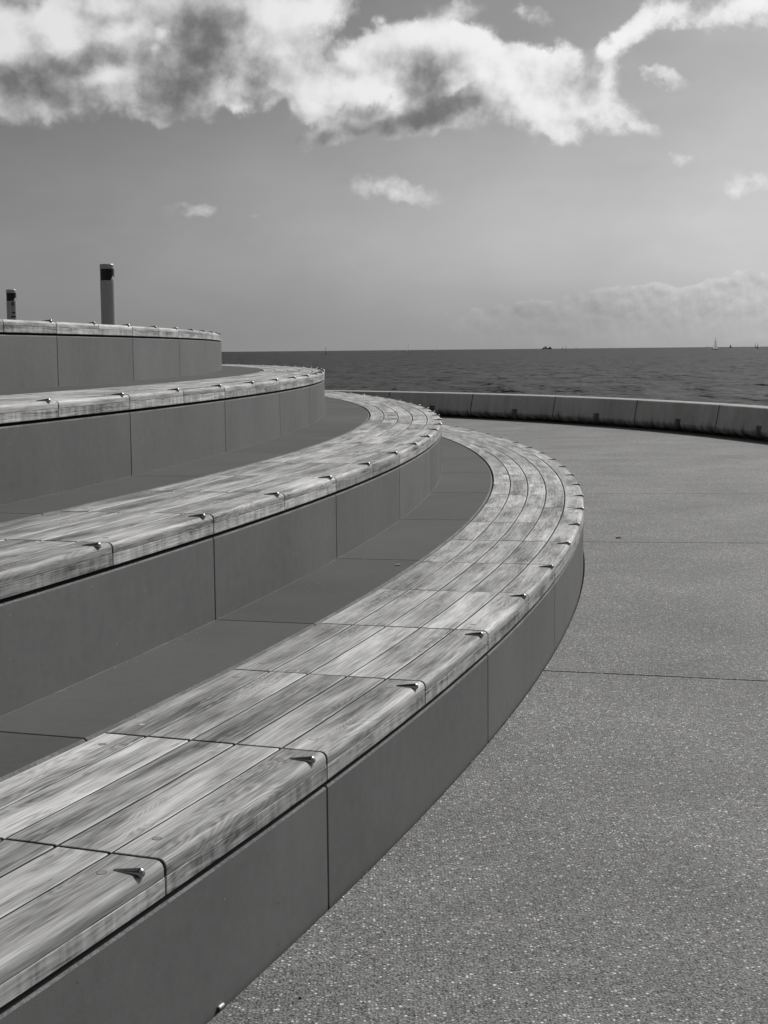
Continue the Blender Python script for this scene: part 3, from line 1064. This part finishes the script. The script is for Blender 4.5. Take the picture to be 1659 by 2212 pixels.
def post(dist, dirx, label, signs):
    x, y = dirx * dist, dist
    z = TOP[4]
    r = 0.1
    zt = 2.795 if not signs else 2.845
    e = tag(empty('light_post', (x, y, z)), label, 'light post', 'light posts on the upper deck')
    h = zt
    a, f = lathe(x, y, [(r + .01, z), (r + .01, z + .012), (r, z + .014), (r, h - 0.225), (r - .004, h - 0.222), (r - 0.02, h - 0.222)])
    build('shaft', a, f, M_PAINT, e)
    a, f = lathe(x, y, [(r - .003, h - 0.2215), (r - .003, h - 0.0665)])
    build('lens', a, f, M_BLACK, e)
    a, f = lathe(x, y, [(r - .012, h - 0.066), (r, h - 0.0655), (r, h - 0.008), (r - .006, h - 0.001), (r - .02, h)])
    build('cap', a, f, M_PAINT, e)
    # pale wedge on the lens, shaped as the sunlit part of its inner cone
    pts = []
    n = 8
    a0, a1 = R(-52), R(-2)
    vs = []
    for q in range(n + 1):
        t = q / n
        aa = a0 + (a1 - a0) * t
        hh = 0.062 * max(0.0, 1 - abs(t - 0.42) / (0.42 if t < 0.42 else 0.58)) ** 0.8 + 0.001
        for rr in (r - 0.0035, r - 0.0020):
            vs += [(x + rr * math.cos(aa), y + rr * math.sin(aa), h - 0.218), (x + rr * math.cos(aa), y + rr * math.sin(aa), h - 0.218 + hh)]
    fs = []
    for q in range(n):
        a_ = q * 4
        fs += [(a_ + 2, a_ + 6, a_ + 7, a_ + 3), (a_ + 3, a_ + 7, a_ + 5, a_ + 1), (a_ + 1, a_ + 5, a_ + 4, a_), (a_, a_ + 4, a_ + 6, a_ + 2)]
    build('reflector_lit_patch', vs, fs, M_REFL, e, smooth=0)
    if signs:
        view = math.atan2(-y, -x)       # azimuth of the side that faces the viewer

        def patch(name, a0_, a1_, z0_, z1_, mat, lift=0.0012):
            vs, n_ = [], 6
            for q in range(n_ + 1):
                aa = view + math.asin(max(-.99, min(.99, a0_ + (a1_ - a0_) * q / n_)))
                for rr in (r - 0.002, r + lift):
                    for zz in (z0_, z1_):
                        vs.append((x + rr * math.cos(aa), y + rr * math.sin(aa), zz))
            fs = []
            for q in range(n_):
                b0 = q * 4
                fs += [(b0 + 2, b0 + 6, b0 + 7, b0 + 3), (b0 + 3, b0 + 7, b0 + 5, b0 + 1), (b0 + 2, b0, b0 + 4, b0 + 6)]
            fs += [(0, 2, 3, 1), (n_ * 4, n_ * 4 + 1, n_ * 4 + 3, n_ * 4 + 2)]
            return build(name, vs, fs, mat, e, smooth=0)
        k = 1 / (27 * 22.1)      # photo crop pixels to radii / metres
        def zz(v): return h - (v - 260) / 22.12 * 29.6 / 3697.7
        def ss(u): return (u - 695) / 22.12 / 12.5
        patch('pictogram', ss(678), ss(852), zz(1135), zz(945), M_INK)
        patch('pictogram', ss(768), ss(795), zz(1130), zz(990), M_PAINT, 0.002)
        patch('text_line', ss(680), ss(870), zz(1207), zz(1185), M_LABEL)
        for yy in (1250, 1280, 1310, 1360, 1400):
            patch('text_line', ss(705), ss(872 if yy < 1390 else 820), zz(yy + 6), zz(yy - 5), M_LABEL)
        patch('sticker', ss(685), ss(880), zz(1525), zz(1465), M_INK)
        patch('sticker', ss(730), ss(870), zz(1570), zz(1527), M_INK)
        patch('sticker', ss(650), ss(900), zz(1785), zz(1690), M_INK)
    return e


post(20.6, -0.1834, 'taller-looking pale round post with black band, plain shaft, behind topmost bench', False)
post(29.6, -0.2480, 'smaller, farther pale round post with black band and black sign stickers at left', True)

# ------------------------------------------------------------------ litter
def cylinder_between(p, q, r, n=10):
    p, q = Vector(p), Vector(q)
    d = (q - p).normalized()
    a = d.orthogonal().normalized()
    b_ = d.cross(a)
    vs = []
    for c in (p, q):
        for k in range(n):
            t = 2 * math.pi * k / n
            vs.append(tuple(c + r * (math.cos(t) * a + math.sin(t) * b_)))
    fs = [(k, (k + 1) % n, n + (k + 1) % n, n + k) for k in range(n)] + [tuple(range(n - 1, -1, -1)), tuple(range(n, 2 * n))]
    return vs, fs


def px_to_ground(x, y, z):
    """source pixel of the photograph to a point at height z"""
    d = fw + (x - 960) / F_PX * rt - (y - 1280) / F_PX * up
    t = (z - CAM_H) / d.z
    return Vector((0, 0, CAM_H)) + d * t


def butt(p, ang, ln, label, burnt=True):
    p = Vector(p)
    dv = Vector((math.cos(ang), math.sin(ang), 0))
    e = tag(empty('cigarette_butt', p), label, 'cigarette butt', 'cigarette ends lying on the concrete')
    a, f = cylinder_between(p + Vector((0, 0, .0042)), p + dv * ln + Vector((0, 0, .0042)), 0.004)
    build('paper', a, f, M_PAPER, e)
    if not burnt:
        return
    a, f = cylinder_between(p - dv * ln * 0.25 + Vector((0, 0, .0042)), p + Vector((0, 0, .0042)), 0.0042)
    build('charred_end', a, f, M_FILTER, e)


p = px_to_ground(543, 2524, 0.0)
hd = C[1].head(0.3)
butt(p + Vector((0.004, 0, 0)), hd - 0.03, 0.022, 'white cigarette end at the foot of the lowest riser, bottom of the picture')
p = px_to_ground(989, 1414, TOP[1])
butt(p, 0.05, 0.024, 'small white cigarette end lying on the tread behind the lowest bench', False)

p = px_to_ground(1547, 1346, 0.0)
n = 10
vs, fs = [], []
for q in range(n):
    a = 2 * math.pi * q / n
    vs.append((p.x + 0.030 * math.cos(a), p.y + 0.018 * math.sin(a), 0.003 + 0.008 * abs(math.cos(a * 1.5))))
vs.append((p.x, p.y, 0.016)); vs.append((p.x, p.y, 0.002))
for q in range(n):
    fs.append((q, (q + 1) % n, n)); fs.append(((q + 1) % n, q, n + 1))
tag(build('dry_leaf', vs, fs, M_LEAF, smooth=0), 'small dark curled leaf lying on the pavement beside a slab joint', 'leaf')
p = px_to_ground(750, 2497, 0.0)
vs, fs = [], []
for q in range(7):
    a = 2 * math.pi * q / 7
    vs.append((p.x + 0.0045 * math.cos(a), p.y + 0.004 * math.sin(a), 0.0))
    vs.append((p.x + 0.003 * math.cos(a), p.y + 0.003 * math.sin(a), 0.005))
for q in range(7):
    j = (q + 1) % 7
    fs.append((2 * q, 2 * j, 2 * j + 1, 2 * q + 1))
fs.append(tuple(2 * q + 1 for q in range(7)))
tag(build('pebble', vs, fs, M_INK), 'tiny black pebble on the speckled pavement near the lower picture edge', 'pebble')


# wind-blown grit along the foot of the risers and on the treads
def grit(name, pts, label):
    vs, fs, mi = [], [], []
    for (x, y, z, r, mm) in pts:
        i0 = len(vs)
        a0 = random.random() * 6
        for q in range(5):
            a = a0 + 2 * math.pi * q / 5
            vs.append((x + r * math.cos(a) * random.uniform(.7, 1.3), y + r * math.sin(a) * random.uniform(.7, 1.3), z))
        vs.append((x, y, z + r * random.uniform(.5, 1.0)))
        for q in range(5):
            fs.append((i0 + q, i0 + (q + 1) % 5, i0 + 5)); mi.append(mm)
    o = build(name, vs, fs, [M_INK, M_RING, M_REFL], mi=mi, smooth=0)
    tag(o, label, 'grit', kind='stuff')


random.seed(11)
g = []
for _ in range(420):
    t = random.uniform(-1.0, 12.0)
    x, y = C[1].at(t, 0.004 + abs(random.gauss(0, 0.016)))
    g.append((x, y, -0.002, random.uniform(.0012, .0038), random.choice((0, 0, 0, 1, 2))))
for _ in range(260):
    t = random.uniform(-0.5, 9.0)
    x, y = C[1].at(t, random.uniform(0.05, 2.2))
    g.append((x, y, -0.0004, random.uniform(.0015, .0035), random.choice((0, 2))))
grit('grit', g, 'dark and pale grit lying along the foot of the lowest riser on the pavement')
g = []
for k in (2, 3):
    for _ in range(320):
        t = random.uniform(-1.0, 11.0)
        x, y = C[k].at(t, 0.002 + abs(random.gauss(0, 0.03)) if random.random() < .75 else random.uniform(0.02, .4))
        g.append((x, y, TOP[k - 1] - 0.0003, random.uniform(.0008, .0024), random.choice((0, 0, 2, 2, 1))))
grit('grit', g, 'fine grit gathered in the corners of the dark treads')

# ------------------------------------------------------------------ things on the sea
def sea_pt(px, dist):
    """point on the sea below image column px at a distance"""
    d = fw + (px - 960) / F_PX * rt - (872 - 1280) / F_PX * up
    return Vector((d.x / d.y * dist, dist, SEA_Z))


def sail(pts, thick, bow):
    """three-cornered sail with belly: pts = foot front, foot back, head"""
    a, b_, c = [Vector(q) for q in pts]
    n = 8
    nrm = (b_ - a).cross(c - a).normalized()
    vs, idx = [], {}
    for i in range(n + 1):
        for j in range(n + 1 - i):
            u, v = i / n, j / n
            p = a + (b_ - a) * u + (c - a) * v
            belly = bow * 4 * u * (1 - u - v) + bow * 1.5 * v * (1 - u - v)
            idx[i, j] = len(vs)
            vs.append(tuple(p + nrm * belly))
    off = len(vs)
    vs += [tuple(Vector(v) + nrm * thick) for v in vs]
    fs = []
    for i in range(n):
        for j in range(n - i):
            t = (idx[i, j], idx[i + 1, j], idx[i, j + 1])
            fs += [t[::-1], tuple(q + off for q in t)]
            if i + j < n - 1:
                t = (idx[i + 1, j], idx[i + 1, j + 1], idx[i, j + 1])
                fs += [t[::-1], tuple(q + off for q in t)]
    return vs, fs


def hull(p, ang, ln, bm, ht):
    ca, sa = math.cos(ang), math.sin(ang)
    vs, fs = [], []
    st = [(-.5, .62, 1.0), (-.3, .9, .95), (0, 1.0, .9), (.25, .75, .95), (.42, .35, 1.05), (.5, .03, 1.15)]
    for u, w, hh in st:
        for (s, z) in ((-.55, -.3), (-1, .6), (-1, 1), (1, 1), (1, .6), (.55, -.3)):
            lx, ly = u * ln, s * w * bm / 2
            vs.append((p.x + lx * ca - ly * sa, p.y + lx * sa + ly * ca, p.z + z * hh * ht))
    for i in range(len(st) - 1):
        for q in range(6):
            j = (q + 1) % 6
            fs.append((i * 6 + q, i * 6 + j, (i + 1) * 6 + j, (i + 1) * 6 + q))
    fs.append(tuple(range(5, -1, -1))); fs.append(tuple(30 + q for q in range(6)))
    return vs, fs


def yacht(px, dist, hgt, ang, label, wide=0.33, dark=False, lean=0.0, two=True, heel=0.05):
    p = sea_pt(px, dist)
    ln = hgt * 0.62
    e = tag(empty('sailing_boat', p), label, 'sailing boat', 'sailing boats out on the sea')
    a, f = hull(p, ang, ln, ln * 0.28, hgt * 0.06)
    build('hull', a, f, M_DARK if dark else M_HULL, e)
    dv = Vector((math.cos(ang), math.sin(ang), 0))
    top = p + Vector((heel * hgt, 0, hgt))
    b0 = p + Vector((0, 0, hgt * 0.05))
    a, f = cylinder_between(b0, top, hgt * 0.008, 6)
    build('mast', a, f, M_DARK, e)
    ms = M_SAILD if dark else M_SAIL
    bz = Vector((0, 0, hgt * 0.10))
    a, f = sail([p + bz - dv * hgt * 0.012, p + bz - dv * ln * 0.46, top - dv * 0.02], hgt * 0.003, hgt * 0.03)
    build('main_sail', a, f, M_SAILD if dark else M_SAIL, e, smooth=60)
    if two:
        a, f = sail([p + Vector((0, 0, hgt * 0.08)) + dv * ln * 0.47, p + Vector((0, 0, hgt * 0.09)) + dv * hgt * 0.02, b0 + (top - b0) * 0.86 + dv * .05], hgt * 0.003, hgt * 0.03)
        build('jib', a, f, ms, e, smooth=60)


yacht(1788.5, 2150, 17.8, R(-62), 'nearest and largest sailing boat, white sails, hull showing below the horizon at right', heel=0.0)
yacht(1020, 3900, 18.5, R(-48), 'slim white-sailed boat left of centre, left of a matching pair near the horizon', two=False, heel=0.06)
yacht(1092, 4200, 17.0, R(-52), 'slim white-sailed boat just right of its twin on the horizon near centre', two=False, heel=0.07)
yacht(988, 7600, 16.5, R(-75), 'faint dark sailing boat on the horizon, leftmost of the boats', dark=True, two=False)
yacht(1767.5, 8600, 12, R(10), 'tiny dark sail on the horizon just left of the largest sailing boat', dark=True)
yacht(1826, 7000, 17, R(170), 'small dark sailing boat on the horizon right of the largest sailing boat', dark=True)
yacht(1888.5, 6500, 23, R(-80), 'tall dark narrow sail on the horizon near the right picture edge', dark=True, two=False, heel=0.02)
yacht(1893.5, 2800, 10.5, R(-60), 'dark leaning sail at far right, in front of the tall dark narrow sail', dark=True, two=False, heel=0.16)
yacht(1407, 7800, 14, R(0), 'faint boat with bare masts on the horizon beside the slender marker pole', dark=True, two=False)
yacht(1441, 8600, 13, R(0), 'very faint thin-masted boat on the horizon right of the slender marker pole', dark=True, two=False)


def stake(px, ybot, ytop, yh, label, blob):
    dist = (CAM_H - SEA_Z) * F_PX / (ybot - yh)
    h = (ybot - ytop) / F_PX * dist
    p = sea_pt(px, dist)
    e = tag(empty('marker_pole', p), label, 'marker pole', 'marker poles standing in the sea')
    a, f = cylinder_between(p - Vector((0, 0, 1)), p + Vector((0, 0, h)), 0.16, 8)
    build('pole', a, f, M_DARK, e)
    a, f = cylinder_between(p - Vector((0, 0, 1)), p + Vector((blob * 0.1, 0, h * 0.2)), 0.30 + blob * .1, 10)
    build('pile_base', a, f, M_DARK, e)
    a, f = cylinder_between(p + Vector((0, 0, h)), p + Vector((0, 0, h + h * .05)), 0.3, 8)
    build('topmark', a, f, M_DARK, e)


stake(814.5, 889.5, 872, 879.3, 'slender dark pole with thick base in the sea, left of the sailing boats', 1)
stake(1414.8, 880.2, 865.5, 871.3, 'thin dark pole rising from the sea right of the dark wooded islet', 0)

# wooded islet on the horizon: mound with separate tree clumps
p = sea_pt(1367.5, 7600)
isl = tag(empty('wooded_islet', p), 'low dark islet with two clumps of trees on the horizon right of centre', 'islet')
vs, fs = [], []
n = 24
for r_, z_ in ((27, -1), (25, 1.2), (14, 2.5)):
    for q in range(n):
        a = 2 * math.pi * q / n
        w_ = 1 + 0.12 * math.sin(3 * a + r_)
        vs.append((p.x + r_ * w_ * math.cos(a), p.y + r_ * .7 * w_ * math.sin(a), SEA_Z + z_))
for i in range(2):
    for q in range(n):
        j = (q + 1) % n
        fs.append((i * n + q, i * n + j, (i + 1) * n + j, (i + 1) * n + q))
fs.append(tuple(2 * n + q for q in range(n)))
build('mound', vs, fs, M_TREES, isl)
rr = random.Random(5)
def clump(cx, w_, h_):
    vs, fs = [], []
    for _ in range(260):
        a = rr.uniform(0, 2 * math.pi); b_ = rr.uniform(0, 1) ** .5
        hh = rr.uniform(0.1, 1.0)
        rad = w_ * b_ * math.sqrt(max(0.05, 1 - (hh * 0.95) ** 2))
        c = Vector((p.x + cx + rad * math.cos(a), p.y + rad * math.sin(a) * .7, SEA_Z + hh * h_))
        s = rr.uniform(.8, 1.7)
        i0 = len(vs)
        v1 = Vector((rr.gauss(0, 1), rr.gauss(0, 1), rr.gauss(0, 1))).normalized() * s
        v2 = v1.orthogonal().normalized() * s
        vs += [tuple(c - v1), tuple(c + v2), tuple(c + v1), tuple(c - v2)]
        fs.append((i0, i0 + 1, i0 + 2, i0 + 3))
    build('tree_clump', vs, fs, M_TREES, isl, smooth=0)
clump(-8, 8.5, 15)
clump(-19, 5, 9)
clump(14, 9, 12)
clump(4, 6, 6.5)
clump(21, 4, 7)
print('objects', len(scene.objects))
